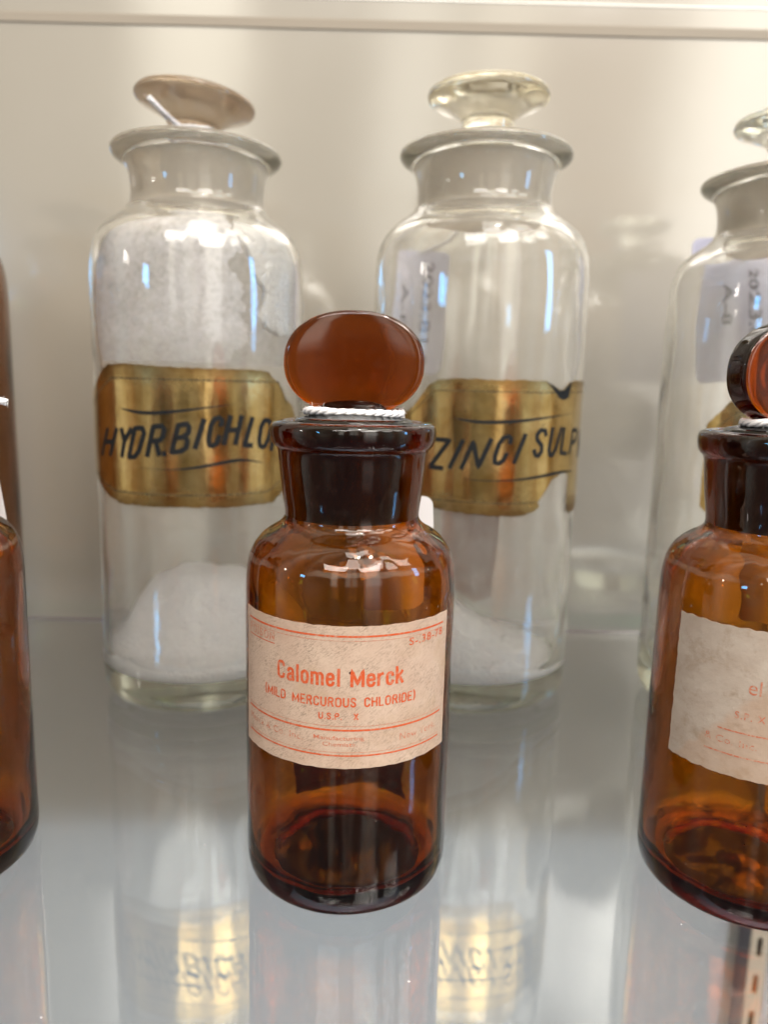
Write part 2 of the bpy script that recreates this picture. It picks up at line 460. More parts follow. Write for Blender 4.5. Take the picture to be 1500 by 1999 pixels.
SF = {  # condensed sign letters: width, strokes in a box of cap height 1
 'C': (.46, [[(.44, .76), (.40, .93), (.23, 1), (.07, .93), (.02, .74), (.02, .26), (.07, .07), (.23, 0), (.40, .07), (.44, .26)]]),
 'a': (.40, [[(.04, .52), (.09, .66), (.20, .71), (.32, .66), (.37, .52), (.37, .06), (.41, 0)], [(.37, .42), (.14, .34), (.02, .22), (.04, .05), (.15, 0), (.29, .04), (.37, .18)]]),
 'l': (.06, [[(.04, 1), (.04, 0)]]),
 'o': (.40, [[(.21, .71), (.06, .64), (.02, .48), (.02, .22), (.06, .06), (.21, 0), (.35, .06), (.39, .22), (.39, .48), (.35, .64), (.21, .71)]]),
 'm': (.66, [[(.02, .71), (.02, 0)], [(.02, .56), (.12, .69), (.25, .69), (.34, .56), (.34, 0)], [(.34, .56), (.44, .69), (.57, .69), (.65, .56), (.65, 0)]]),
 'e': (.40, [[(.03, .38), (.38, .38), (.38, .52), (.32, .67), (.20, .71), (.07, .65), (.02, .48), (.02, .22), (.07, .06), (.21, 0), (.34, .06), (.38, .20)]]),
 'r': (.28, [[(.02, .71), (.02, 0)], [(.02, .50), (.12, .66), (.27, .70)]]),
 'c': (.38, [[(.36, .52), (.31, .67), (.20, .71), (.06, .64), (.02, .48), (.02, .22), (.06, .06), (.20, 0), (.31, .05), (.36, .20)]]),
 'k': (.38, [[(.02, 1), (.02, 0)], [(.35, .71), (.03, .28)], [(.15, .44), (.38, 0)]]),
 'M': (.66, [[(.02, 0), (.02, 1), (.33, .12), (.64, 1), (.64, 0)]]),
 'I': (.06, [[(.04, 1), (.04, 0)]]), 'L': (.40, [[(.02, 1), (.02, 0), (.38, 0)]]),
 'D': (.48, [[(.02, 0), (.02, 1), (.26, 1), (.42, .90), (.46, .70), (.46, .30), (.42, .10), (.26, 0), (.02, 0)]]),
 'E': (.42, [[(.40, 1), (.02, 1), (.02, 0), (.40, 0)], [(.02, .52), (.34, .52)]]),
 'R': (.48, [[(.02, 0), (.02, 1), (.30, 1), (.43, .91), (.43, .62), (.30, .52), (.02, .52)], [(.28, .52), (.46, 0)]]),
 'U': (.48, [[(.02, 1), (.02, .24), (.08, .06), (.24, 0), (.40, .06), (.46, .24), (.46, 1)]]),
 'O': (.50, [[(.25, 1), (.08, .94), (.02, .74), (.02, .26), (.08, .06), (.25, 0), (.42, .06), (.48, .26), (.48, .74), (.42, .94), (.25, 1)]]),
 'S': (.44, [[(.42, .78), (.37, .94), (.22, 1), (.07, .94), (.03, .76), (.09, .60), (.35, .44), (.42, .26), (.37, .06), (.22, 0), (.07, .06), (.02, .24)]]),
 'H': (.48, [[(.02, 0), (.02, 1)], [(.46, 0), (.46, 1)], [(.02, .52), (.46, .52)]]),
 'P': (.46, [[(.02, 0), (.02, 1), (.30, 1), (.43, .90), (.43, .60), (.30, .49), (.02, .49)]]),
 'X': (.46, [[(.02, 0), (.44, 1)], [(.02, 1), (.44, 0)]]),
 'N': (.50, [[(.02, 0), (.02, 1), (.46, 0), (.46, 1)]]),
 '(': (.16, [[(.14, 1.1), (.03, .8), (.03, .2), (.14, -.1)]]), ')': (.16, [[(.02, 1.1), (.13, .8), (.13, .2), (.02, -.1)]]),
 '.': (.08, [[(.02, .03), (.07, .03)]]), '&': (.5, [[(.48, 0), (.10, .78), (.18, 1), (.32, .95), (.30, .74), (.04, .34), (.08, .05), (.26, 0), (.48, .36)]]),
 ' ': (.42, [])}
def sign(body, x0, x1, z0, cap, w, gap=.20, serif=0):
    tot = sum(SF[c_][0] + gap for c_ in body) - gap
    k_ = (x1 - x0) / (tot); x = 0; out = []
    for c_ in body:
        wd, st_ = SF[c_]
        for pl in st_:
            P_ = [(x0 + (x + u) * k_, z0 + v * cap) for u, v in pl]
            if len(P_) > 3 and c_ not in 'MNELH': P_ = chaikin(P_, 1)
            out.append(stroke(P_, w))
            if serif and c_ not in 'COS.':
                for (px, pz) in (P_[0], P_[-1]):
                    if abs(pz - z0) < cap * .06 or abs(pz - z0 - cap) < cap * .06: out.append(stroke([(px - serif, pz), (px + serif, pz)], w * .6))
        x += wd + gap
    return merge(out)
def merge(bms):
    out = bmesh.new()
    for b in bms:
        me = bpy.data.meshes.new('x'); b.to_mesh(me); b.free(); out.from_mesh(me); bpy.data.meshes.remove(me)
    return out
def stroke(pts, w, rnd=True):
    """flat ribbon along a polyline in mm; w is a number or a function of 0..1"""
    pts = densify(pts, .8)
    L_ = [0]
    for a, b in zip(pts[:-1], pts[1:]): L_.append(L_[-1] + math.dist(a, b))
    tot = max(L_[-1], 1e-6)
    bm = bmesh.new(); prev = None
    for i, p in enumerate(pts):
        a = pts[max(i - 1, 0)]; b = pts[min(i + 1, len(pts) - 1)]
        d = Vector((b[0] - a[0], b[1] - a[1])); d = d.normalized() if d.length > 0 else Vector((1, 0))
        nrm = Vector((-d.y, d.x)); ww = (w(L_[i] / tot) if callable(w) else w) * .5
        ex = d * 0
        if i == 0: ex = -d * ww * .5
        if i == len(pts) - 1: ex = d * ww * .5
        l_ = bm.verts.new(((p[0] + nrm.x * ww + ex.x) * MM, (p[1] + nrm.y * ww + ex.y) * MM, 0))
        r_ = bm.verts.new(((p[0] - nrm.x * ww + ex.x) * MM, (p[1] - nrm.y * ww + ex.y) * MM, 0))
        if prev: bm.faces.new((prev[1], r_, l_, prev[0]))
        prev = (l_, r_)
    return bm
def wrapped(bm, rad, lift):
    for k, v in enumerate(bm.verts): pass
    cut_strips(bm, .0012)
    wrap(bm, rad, lift)
    return bm

def sweep(bm, pts, rad, seg=8, closed=False, twist=0, off=0, phase=0):
    """tube along 3-D points (m); strands twist round the path when off > 0"""
    n_ = len(pts); rings = []
    L_ = 0; prev = None
    for i in range(n_):
        a = pts[(i - 1) % n_] if closed or i > 0 else pts[0]
        b = pts[(i + 1) % n_] if closed or i < n_ - 1 else pts[-1]
        d = (b - a).normalized()
        ref = Vector((0, 0, 1)) if abs(d.z) < .9 else Vector((1, 0, 0))
        u = d.cross(ref).normalized(); w_ = u.cross(d).normalized()
        if i: L_ += (pts[i] - pts[i - 1]).length
        ang = phase + twist * L_
        c_ = pts[i] + (u * math.cos(ang) + w_ * math.sin(ang)) * off
        rings.append([bm.verts.new(c_ + (u * math.cos(2 * math.pi * k / seg) + w_ * math.sin(2 * math.pi * k / seg)) * rad) for k in range(seg)])
    m_ = n_ if closed else n_ - 1
    for i in range(m_):
        A, B = rings[i], rings[(i + 1) % n_]
        for k in range(seg):
            bm.faces.new((A[k], A[(k + 1) % seg], B[(k + 1) % seg], B[k]))
    if not closed:
        bm.faces.new(rings[0][::-1]); bm.faces.new(rings[-1])
def cord(pts, r=.00066, off=.0005, pitch=.0105, closed=False, strands=4):
    bm = bmesh.new()
    if closed:
        L_ = sum((pts[(i + 1) % len(pts)] - pts[i]).length for i in range(len(pts)))
        k = round(L_ / pitch); tw = 2 * math.pi * k / L_
    else: tw = 2 * math.pi / pitch
    rnd = random.Random(len(pts) * 7 + int(r * 1e6))
    for s in range(strands): sweep(bm, pts, r * rnd.uniform(.85, 1.1), 8, closed, tw, off, 2 * math.pi * s / strands)
    for _ in range(int(len(pts) * .45)):
        p0 = pts[rnd.randrange(len(pts))]
        q = [p0]; d = Vector((rnd.uniform(-1, 1), rnd.uniform(-1, 1), rnd.uniform(-.6, 1))).normalized()
        for _k in range(5):
            d = (d + Vector((rnd.uniform(-.5, .5), rnd.uniform(-.5, .5), rnd.uniform(-.5, .5)))).normalized(); q.append(q[-1] + d * r * .75)
        sweep(bm, q, r * .07, 4)
    bmesh.ops.recalc_face_normals(bm, faces=bm.faces)
    return bm
def smooth_path(P_, k=10):
    """Catmull-Rom through points"""
    P_ = [Vector(p) * MM for p in P_]; out = []
    for i in range(len(P_) - 1):
        p0 = P_[max(i - 1, 0)]; p1 = P_[i]; p2 = P_[i + 1]; p3 = P_[min(i + 2, len(P_) - 1)]
        for j in range(k):
            t_ = j / k
            out.append(.5 * ((2 * p1) + (-p0 + p2) * t_ + (2 * p0 - 5 * p1 + 4 * p2 - p3) * t_ ** 2 + (-p0 + 3 * p1 - 3 * p2 + p3) * t_ ** 3))
    out.append(P_[-1]); return out
def ell(a, b, z, n_=120, wz=0.25, ph=0):
    return [Vector((a * math.cos(u), b * math.sin(u), z + wz * (math.sin(2 * u + ph) + .5 * math.sin(5 * u + 1) + .3 * math.sin(11 * u)))) * MM for u in [2 * math.pi * i / n_ for i in range(n_)]]
def box(bm, x0, x1, y0, y1, z0, z1):
    v = [bm.verts.new((x, y, z)) for x in (x0, x1) for y in (y0, y1) for z in (z0, z1)]
    for f in ((0, 1, 3, 2), (4, 6, 7, 5), (0, 4, 5, 1), (2, 3, 7, 6), (0, 2, 6, 4), (1, 5, 7, 3)): bm.faces.new([v[i] for i in f])
    bmesh.ops.recalc_face_normals(bm, faces=bm.faces)

# ---------------------------------------------------------------- setting
bm = bmesh.new(); box(bm, -1.1, 1.1, .4555, .470, -.9, .95)
tag(link('wall', bm, M['wall'], smooth=False), 'cream satin back panel behind the bottles', 'wall', kind='structure')
def shelf(name, y0, y1, z0, z1, label):
    bm = bmesh.new(); box(bm, -.85, .85, y0, y1, z0, z1)
    bmesh.ops.bevel(bm, geom=bm.edges[:], offset=.0008, segments=2, affect='EDGES', profile=.5)
    return tag(link(name, bm, M['shelf'], smooth=False), label, 'shelf')
shelf('glass_shelf', .03, .4385, -.0095, 0.0, 'clear glass shelf that the apothecary bottles stand on')
bm = bmesh.new(); box(bm, -.85, .85, .4551, .4554, .3490, .3498)  # white line painted in for the bright edge of an unseen glass shelf
tag(link('lit_edge_line', bm, M['white'], smooth=False), 'thin white line painted as the lit edge of an unseen glass shelf', 'trim')
bm = bmesh.new(); box(bm, -.85, .85, .4548, .4554, .3335, .3390)  # flat band, darker than the panel around it
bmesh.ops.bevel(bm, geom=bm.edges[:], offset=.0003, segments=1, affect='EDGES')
tag(link('tan_band', bm, M['tan'], smooth=False), 'narrow tan band running along the back panel near the top', 'trim')

up_ = thing('slotted_upright', 'cream slotted metal shelf upright seen through the glass at lower right', 'shelf upright', (.2520, .440, 0))
bm = bmesh.new()
w_, zlo, zhi, pit, sh_ = .0058, -.62, .60, .0272, .0140
z0 = -.2185 - pit * 14
box(bm, -w_, -.0016, 0, .0012, zlo, zhi); box(bm, .0016, w_, 0, .0012, zlo, zhi)
k = 0; zc = z0; last = zlo
while zc < zhi:
    box(bm, -.0016, .0016, 0.0, .0012, last, zc - sh_ / 2); last = zc + sh_ / 2; zc += pit
box(bm, -.0016, .0016, 0, .0012, last, zhi)
link('slotted_plate', bm, M['metal'], up_, smooth=False)
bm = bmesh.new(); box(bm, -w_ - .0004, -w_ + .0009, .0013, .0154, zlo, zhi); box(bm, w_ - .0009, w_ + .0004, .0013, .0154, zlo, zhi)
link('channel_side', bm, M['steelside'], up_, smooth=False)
bm = bmesh.new(); box(bm, -w_ + .001, w_ - .001, .006, .0072, zlo, zhi)  # dark sheet standing for the shade inside the slots
link('slot_shade', bm, M['slot'], up_, smooth=False)

# ---------------------------------------------------------------- small amber bottles
SM_OUT = [(0, 2.4), (18, 2.0), (23, .3), (25.5, 0), (27.6, .5), (29.3, 2.2), (30, 5.5), (30, 9), (30, 30), (30, 60), (30, 84), (29.95, 89), (29.6, 93), (28.8, 96.6), (26.8, 100), (23.6, 102.7), (20.6, 104.4), (19.2, 106.0), (19.0, 108), (19.9, 114), (20.6, 120), (20.95, 124.4), (21.3, 125.9), (22.3, 126.6), (23.0, 128.0), (23.3, 130.6), (23.0, 132.2), (22.0, 133.0), (20.0, 133.3), (18.2, 133.2)]
SM_IN = [(17.4, 132.4), (17.2, 128), (16.5, 112), (16.2, 105.5), (17.5, 103.2), (20.8, 101.2), (24.2, 98.2), (26.4, 94.2), (27.2, 89), (27.3, 84), (27.3, 50), (27.3, 13), (26.8, 8), (24.4, 5.4), (18, 4.5), (10, 5.0), (0, 5.6)]
def small_wob(seed):
    def f(r, z, a):
        x, y = math.cos(a), math.sin(a)
        n_ = noise.noise(Vector((x * 1.6 + seed, y * 1.6, z * .03)))
        r2 = r + .16 * n_ * min(1, r / 20)
        inner = (r < 27.6 and 3.5 < z < 133 and not (z > 104 and r > 16.0))
        if inner:
            q = noise.noise(Vector((x * 3.1 + seed, y * 3.1, z * .12 + 9)))
            r2 += .32 * q * min(1, r / 12)
            if 97 < z < 104 and r < 27: r2 += .25 * noise.noise(Vector((x * 6 + seed, y * 6, z * .3)))
            if z < 8: return r2, z + .7 * noise.noise(Vector((x * r * .11 + seed, y * r * .11, 3)))
        return r2, z
    return f
def small_body(parent, seed, material):
    o_ = link('body', lathe(SM_OUT + SM_IN, 160, small_wob(seed), 2, 3.0), material, parent, sharp=0)
    o_.data.materials.append(M['amber_ground'])
    for p_ in o_.data.polygons:
        c_ = p_.center
        if c_.z > .107 and math.hypot(c_.x, c_.y) < .0176: p_.material_index = 1
        if c_.z < .0030 and math.hypot(c_.x, c_.y) < .0235: p_.material_index = 1   # rough mould-marked underside
    return o_
def loft(rings):
    bm = bmesh.new(); prev = None
    for pts in rings:
        cur = [bm.verts.new(Vector(p) * MM) for p in pts]
        if prev:
            n_ = len(cur)
            for i in range(n_): bm.faces.new((prev[i], prev[(i + 1) % n_], cur[(i + 1) % n_], cur[i]))
        else: bm.faces.new(cur[::-1])
        prev = cur
    bm.faces.new(prev)
    bmesh.ops.recalc_face_normals(bm, faces=bm.faces)
    return bm
def sring(a, b, e, z, n_=96):
    out = []
    for i in range(n_):
        u = 2 * math.pi * i / n_; c_, s_ = math.cos(u), math.sin(u)
        out.append((a * math.copysign(abs(c_) ** (2 / e), c_), b * math.copysign(abs(s_) ** (2 / e), s_), z))
    return out
def paddle_stopper(parent, rz=0, material=None):
    """flat oval grip set on a ground plug: one piece of amber glass"""
    st = bpy.data.objects.new('stopper', None)
    # grip: oval plate, faces to -Y and +Y, thicker in its middle; built as rings through the thickness
    A_, B_, zc, n_ = 19.25, 14.0, 149.0, 128
    bm = bmesh.new(); rings = []
    prof = [(-4.35, .0), (-4.35, .3), (-4.3, .6), (-4.2, .8), (-4.05, .92), (-3.85, .965), (-3.5, .985), (-2.9, .997), (-1.5, 1.0), (1.5, 1.0), (2.9, .997), (3.5, .985), (3.85, .965), (4.05, .92), (4.2, .8), (4.32, .7), (4.4, .6), (4.62, .5), (4.82, .38), (4.93, .25), (4.97, .12), (4.97, 0)]
    for yy, s in prof:
        if s == 0: rings.append([bm.verts.new((0, yy * MM, zc * MM))]); continue
        ring = []
        for i in range(n_):
            u = 2 * math.pi * i / n_
            c_, s_ = math.cos(u), math.sin(u)
            x = A_ * s * math.copysign(abs(c_) ** .90, c_); z = B_ * s * math.copysign(abs(s_) ** .90, s_)
            ring.append(bm.verts.new((x * MM, yy * MM, (zc + z) * MM)))
        rings.append(ring)
    for P0, P1 in zip(rings[:-1], rings[1:]):
        for i in range(n_):
            j = (i + 1) % n_
            if len(P0) == 1: bm.faces.new((P0[0], P1[i], P1[j]))
            elif len(P1) == 1: bm.faces.new((P0[i], P0[j], P1[0]))
            else: bm.faces.new((P0[i], P0[j], P1[j], P1[i]))
    bmesh.ops.recalc_face_normals(bm, faces=bm.faces)
    grip_me = bpy.data.meshes.new('grip'); bm.to_mesh(grip_me); bm.free()
    # shank and plug
    prof2 = [(0, 108), (12, 108), (14.6, 108.4), (15.2, 109.5), (15.9, 118), (16.9, 128), (17.0, 132.6), (16.2, 133.9), (13.8, 134.3), (11.8, 134.9), (10.6, 136.0), (10.0, 137.2), (9.4, 138.6), (6, 139.8), (0, 140.2)]
    bm = lathe(prof2, 96, lambda r, z, a: (r, z), 1)
    for v in bm.verts:
        if v.co.z > .1349:
            k_ = min(1, (v.co.z - .1349) / .004)
            v.co.y *= 1 - .5 * k_; v.co.x *= 1 + .10 * k_
    shank_me = bpy.data.meshes.new('shank'); bm.to_mesh(shank_me); bm.free()
    a = bpy.data.objects.new('stopper', grip_me); b = bpy.data.objects.new('shank_tmp', shank_me)
    COL.objects.link(a); COL.objects.link(b)
    md = a.modifiers.new('union', 'BOOLEAN'); md.operation = 'UNION'; md.object = b; md.solver = 'EXACT'
    dg = bpy.context.evaluated_depsgraph_get(); dg.update()
    me = bpy.data.meshes.new_from_object(a.evaluated_get(dg))
    bpy.data.objects.remove(a); bpy.data.objects.remove(b)
    me.name = 'stopper'; me.materials.clear(); me.materials.append(material or M['amber_plain']); me.materials.append(M['amber_ground'])
    for p_ in me.polygons:
        p_.use_smooth = True
        c_ = p_.center
        p_.material_index = 1 if c_.z < .1325 else 0
    me.set_sharp_from_angle(angle=R(40))
    bpy.data.objects.remove(st)
    o_ = bpy.data.objects.new('stopper', me); COL.objects.link(o_); o_.parent = parent; o_.rotation_euler = (0, 0, rz)
    return o_
LR = .0301  # label radius
def small_string(name, label, loc, rz, tail, a=12.9, b=9.2, z=135.7):
    o_ = thing(name, label, 'string' if name == 'string' else 'tag', loc, rz)
    return o_

# main bottle
MAIN = (-.0091, .2128, 0)
mb = thing('amber_bottle', 'small amber glass bottle with flat oval stopper and red printed paper label, sharp in front', 'bottle', MAIN)
small_body(mb, 1.3, M['amber'])
paddle_stopper(mb, R(-2))
lb = link('label', patch(ragged([(-34.6, 44.7), (33.0, 45.2), (33.2, 83.5), (-34.6, 83.4)], .22, .9, 3), LR, .12, 1.2), M['paper'], mb, sharp=60)
def hline(x0, x1, z, w): return stroke([(x0, z), (x1, z)], w)
parts = [hline(-32.2, 30.6, 80.8, .50), hline(-32.2, 30.6, 55.6, .50), hline(-32.0, 29.8, 48.6, .42),
         sign('Calomel', -18.6, -1.3, 67.7, 4.4, .78, .24), sign('Merck', 1.9, 15.6, 67.6, 4.4, .80, .22),
         sign('(MILD MERCUROUS CHLORIDE)', -23.5, 19.7, 62.1, 2.3, .44, .22),
         sign('U.S.P.  X', -6.4, 3.7, 58.6, 1.6, .34, .24),
         text_flat('S-.38-78', 17.4, 30.3, 77.2, 2.1, bold=.01, spacing=1.1, rot=.03),
         hline(-32.0, -20.0, 76.3, .22)]
link('lettering', wrapped(merge(parts), LR, .00017), M['ink'], lb, smooth=False)
parts = [hline(-32.0, 30.4, 79.6, .13), hline(-32.0, 30.4, 56.7, .13), hline(-32, 29.8, 49.5, .12),
         sign('POISON', -32.0, -20.1, 77.1, 2.0, .36, .26, .35),
         text_flat('Merck & Co. Inc.', -31.8, -10.8, 51.9, 1.9, spacing=1.12), text_flat('Manufacturing', -7.8, 5.5, 52.9, 1.15, bold=.006),
         text_flat('Chemists.', -5.4, 3.6, 51.2, 1.15, bold=.006), text_flat('New York.', 15.3, 28.3, 51.6, 2.0, spacing=1.1)]
link('faded_lettering', wrapped(merge(parts), LR, .00017), M['ink_faded'], lb, smooth=False)

bk = link('back_label', patch(ragged([(-21, 6.0), (21, 6.0), (21, 56), (-21, 56)], .3, 1.2, 12), LR, .12, 1.2), M['kraft'], mb, sharp=60)
bk.rotation_euler = (0, 0, R(180))
def card_mesh(w, h, corner, th=.0004, hole=None):
    bm = bmesh.new(); pts = []
    for (cx, cz, a0) in ((w / 2 - corner, h / 2 - corner, 0), (-w / 2 + corner, h / 2 - corner, 90), (-w / 2 + corner, -h / 2 + corner, 180), (w / 2 - corner, -h / 2 + corner, 270)):
        for k_ in range(7):
            a = R(a0 + 15 * k_); pts.append((cx + corner * math.cos(a), cz + corner * math.sin(a)))
    vs = [bm.verts.new((x * MM, 0, z * MM)) for x, z in pts]
    f = bm.faces.new(vs)
    r_ = bmesh.ops.extrude_face_region(bm, geom=[f])
    for v in [e for e in r_['geom'] if isinstance(e, bmesh.types.BMVert)]: v.co.y += th
    bmesh.ops.recalc_face_normals(bm, faces=bm.faces)
    return bm
def spec_tag(label, loc, card, card_loc, card_rot, loop, tail, material='card', writing=None, r=.00062, off=.0005):
    tg = thing('paper_tag', label, 'tag', loc)
    cd = link('card', card_mesh(*card), M[material], tg, smooth=False)
    cd.location = Vector(card_loc) * MM; cd.rotation_euler = card_rot
    if writing:
        bms = []
        for body, u0, u1, v0, cap in writing:
            b = text_flat(body, u0, u1, v0, cap, bold=.02)
            # written down the card: text runs towards -Z, letter tops towards +X
            for v in b.verts: v.co = Vector((v.co.y, -.00012, -v.co.x))
            bms.append(b)
        link('handwriting', merge(bms), M['pencil'], cd, smooth=False)
    if loop:
        link('string', cord(loop, r, off, closed=True), M['cord'], tg, sharp=0)
    if tail: link('string_end', cord(smooth_path(tail), r * .9, off * .9), M['cord'], tg, sharp=0)
    return tg
spec_tag('small white tag tied behind the neck of the sharp amber bottle in front', MAIN, (23, 37, 3.0), (14.6, 32.0, 88.5), (R(-4), R(-3), R(4)),
         ell(13.2, 9.4, 135.8, wz=.15), [(6, 9.5, 135.6), (11, 17, 134.9), (14, 24.2, 133.2), (15.5, 30, 122), (15, 32.5, 105)])

# right amber bottle
RA = (.111, .21, 0)
rb = thing('amber_bottle', 'amber glass bottle cut off by the right edge, with a stained and worn label', 'bottle', RA)
small_body(rb, 5.1, M['amber'])
paddle_stopper(rb, R(14))
lb = link('label', patch(ragged([(-37.8, 43.7), (26, 44.5), (26, 84.6), (-37.8, 84.5)], .35, .9, 8), LR, .12, 1.2), M['paper_b'], rb, sharp=60)
parts = [hline(-23.4, 22, 56.5, .42), hline(-26.4, 22, 49.9, .42), text_flat('S.P. X', -19.6, -12.3, 60.3, 2.0, bold=.014, spacing=1.2),
         text_flat('el', -17.0, -14.0, 67.4, 4.2), text_flat('& Co. Inc.', -26.6, -13.6, 52.6, 2.0, spacing=1.1)]
link('lettering', wrapped(merge(parts), LR, .00017), M['ink_faded'], lb, smooth=False)
spec_tag('white tag on a string behind the neck of the right-hand amber bottle', RA, (23, 37, 3.0), (18, 31.6, 88), (R(-3), R(4), 0),
         [Matrix.Rotation(R(14), 3, 'Z') @ p_ for p_ in ell(13.0, 9.4, 135.7, wz=.15)], [(6, 11, 135.6), (13, 19, 134.6), (17, 26, 130), (18, 31.5, 106)])

# left amber bottle
LA = (-.1345, .2082, 0)
lbt = thing('amber_bottle', 'amber glass bottle cut off by the left edge in the front row', 'bottle', LA)
small_body(lbt, 9.4, M['amber'])
paddle_stopper(lbt, R(-25))
spec_tag('white tag and string of the left-hand amber bottle, mostly out of view', LA, (22, 36, 3.0), (-.2, 33.5, 103), (R(-4), R(-9), R(2)),
         [Matrix.Rotation(R(-25), 3, 'Z') @ p_ for p_ in ell(13.4, 9.8, 136.2, wz=.3)], [(11, -6, 136.2), (18, -7.5, 137.6), (27, -8.0, 138.0), (35.0, -8.0, 136.4)])

# tall brown bottle behind it
BR = (-.2225, .350, 0)
TALL_OUT = [(0, 3.2), (34, 2.4), (40, .4), (42.5, 0), (45.3, 1.2), (47.4, 4.6), (48.2, 10), (48.2, 60), (48.2, 120), (48.2, 180), (48.2, 189), (47.6, 198), (46.0, 204.6), (42.6, 209.9), (38.0, 213.6), (33.6, 216.8), (30.9, 219.6), (29.8, 223), (29.7, 228), (30.4, 233), (31.4, 236.2), (33.6, 238.6), (37.0, 240.6), (38.3, 242.4), (37.6, 244.4), (34.5, 245.2), (30, 245.3), (27.6, 244.9)]
TALL_IN = [(26.6, 243.5), (26.3, 236), (25.8, 222), (26.2, 218.6), (29.3, 215.0), (37.0, 210.4), (41.8, 206.0), (44.2, 200), (45.2, 190), (45.2, 120), (45.2, 40), (44.9, 22), (43, 15.5), (38, 12.2), (25, 11), (0, 12)]
def tall_wob(seed):
    def f(r, z, a):
        x, y = math.cos(a), math.sin(a)
        r2 = r + .25 * noise.noise(Vector((x * 1.4 + seed, y * 1.4, z * .015))) * min(1, r / 20)
        if r < 45.6 and 6 < z < 243 and not (z > 214 and r > 28.5):
            r2 += .38 * noise.noise(Vector((x * 2.6 + seed, y * 2.6, z * .05 + 9))) * min(1, r / 20)
        return r2, z
    return f
def ground_neck(o_, f=1.0, fz=1.0):
    # the inside of the neck is ground to a matt surface
    o_.data.materials.append(M['ground'])
    for p_ in o_.data.polygons:
        c_ = p_.center
        if .219 * fz < c_.z < .2435 * fz and math.hypot(c_.x, c_.y) < .0275 * f: p_.material_index = 1
    return o_
def stopper_tall(parent, mat_top, tilt=0):
    prof = [(0, 217), (20, 217), (24.2, 217.6), (24.9, 219.5), (25.4, 232), (25.9, 243), (25.0, 245.0), (20, 246.2), (14.6, 247.2), (11.6, 249.6), (10.9, 253), (11.2, 257), (13.2, 259.9), (18.0, 262.6), (23.6, 264.8), (26.4, 266.4), (26.8, 268.2), (25.6, 269.8), (22, 270.5), (10, 270.9), (0, 271)]
    bm = lathe(prof, 112, lambda r, z, a: (r + .3 * noise.noise(Vector((math.cos(a) * 2, math.sin(a) * 2, z * .2))), z), 2)
    me = bpy.data.meshes.new('stopper'); bm.to_mesh(me); bm.free()
    me.materials.append(mat_top); me.materials.append(M['ground'])
    for p_ in me.polygons: p_.use_smooth = True; p_.material_index = 1 if p_.center.z < .2445 else 0
    o_ = bpy.data.objects.new('stopper', me); COL.objects.link(o_); o_.parent = parent
    if tilt:
        piv = Vector((0, 0, .232)); rm = Matrix.Rotation(tilt, 4, 'Y')
        o_.matrix_local = Matrix.Translation(piv) @ rm @ Matrix.Translation(-piv)
    return o_
tb = thing('brown_bottle', 'tall brown glass bottle blurred behind the left amber bottle', 'bottle', BR)
tb.scale = (.975, .975, .955)
link('body', lathe(TALL_OUT + TALL_IN, 128, tall_wob(2.2), 2, 5), M['brown'], tb, sharp=0)
stopper_tall(tb, M['brown'])

# ---------------------------------------------------------------- tall clear bottles
def powder_heap(name, parent, rad, hf, zfloor, seed=0):
    bm = bmesh.new(); rings = []; nr, na = 26, 96
    c0 = bm.verts.new((0, 0, hf(0, 0) * MM))
    for i in range(1, nr + 1):
        r = rad * i / nr; ring = []
        for k_ in range(na):
            a = 2 * math.pi * k_ / na; x, y = r * math.cos(a), r * math.sin(a)
            h = hf(x, y) + 2.3 * noise.fractal(Vector((x * .085 + seed, y * .085, seed)), .8, 2.1, 6)
            ring.append(bm.verts.new((x * MM, y * MM, max(h, zfloor + .6) * MM)))
        rings.append(ring)
    low = [bm.verts.new((rad * math.cos(2 * math.pi * k_ / na) * MM, rad * math.sin(2 * math.pi * k_ / na) * MM, (zfloor + .45) * MM)) for k_ in range(na)]
    low2 = [bm.verts.new((v.co.x * .93, v.co.y * .93, zfloor * MM - .0008)) for v in low]
    low3 = [bm.verts.new((v.co.x * .80, v.co.y * .80, zfloor * MM - .0026)) for v in low]
    for k_ in range(na): bm.faces.new((c0, rings[0][k_], rings[0][(k_ + 1) % na]))
    for A, B in zip(rings[:-1] + [rings[-1], low, low2], rings[1:] + [low, low2, low3]):
        for k_ in range(na): bm.faces.new((A[k_], B[k_], B[(k_ + 1) % na], A[(k_ + 1) % na]))
    bm.faces.new(low3[::-1])
    bmesh.ops.recalc_face_normals(bm, faces=bm.faces)
    return link(name, bm, M['powder'], parent, sharp=0)
def film(name, parent, rad, z0, z1, material, prof=None):
    pr = prof or [(rad, z0), (rad, z1)]
    pr = densify(pr, 3)
    bm = bmesh.new(); prev = None; n_ = 128
    for r, z in pr:
        ring = [bm.verts.new((r * math.cos(2 * math.pi * k_ / n_) * MM, r * math.sin(2 * math.pi * k_ / n_) * MM, z * MM)) for k_ in range(n_)]
        if prev:
            for k_ in range(n_): bm.faces.new((prev[k_], prev[(k_ + 1) % n_], ring[(k_ + 1) % n_], ring[k_]))
        prev = ring
    return link(name, bm, material, parent, sharp=0)

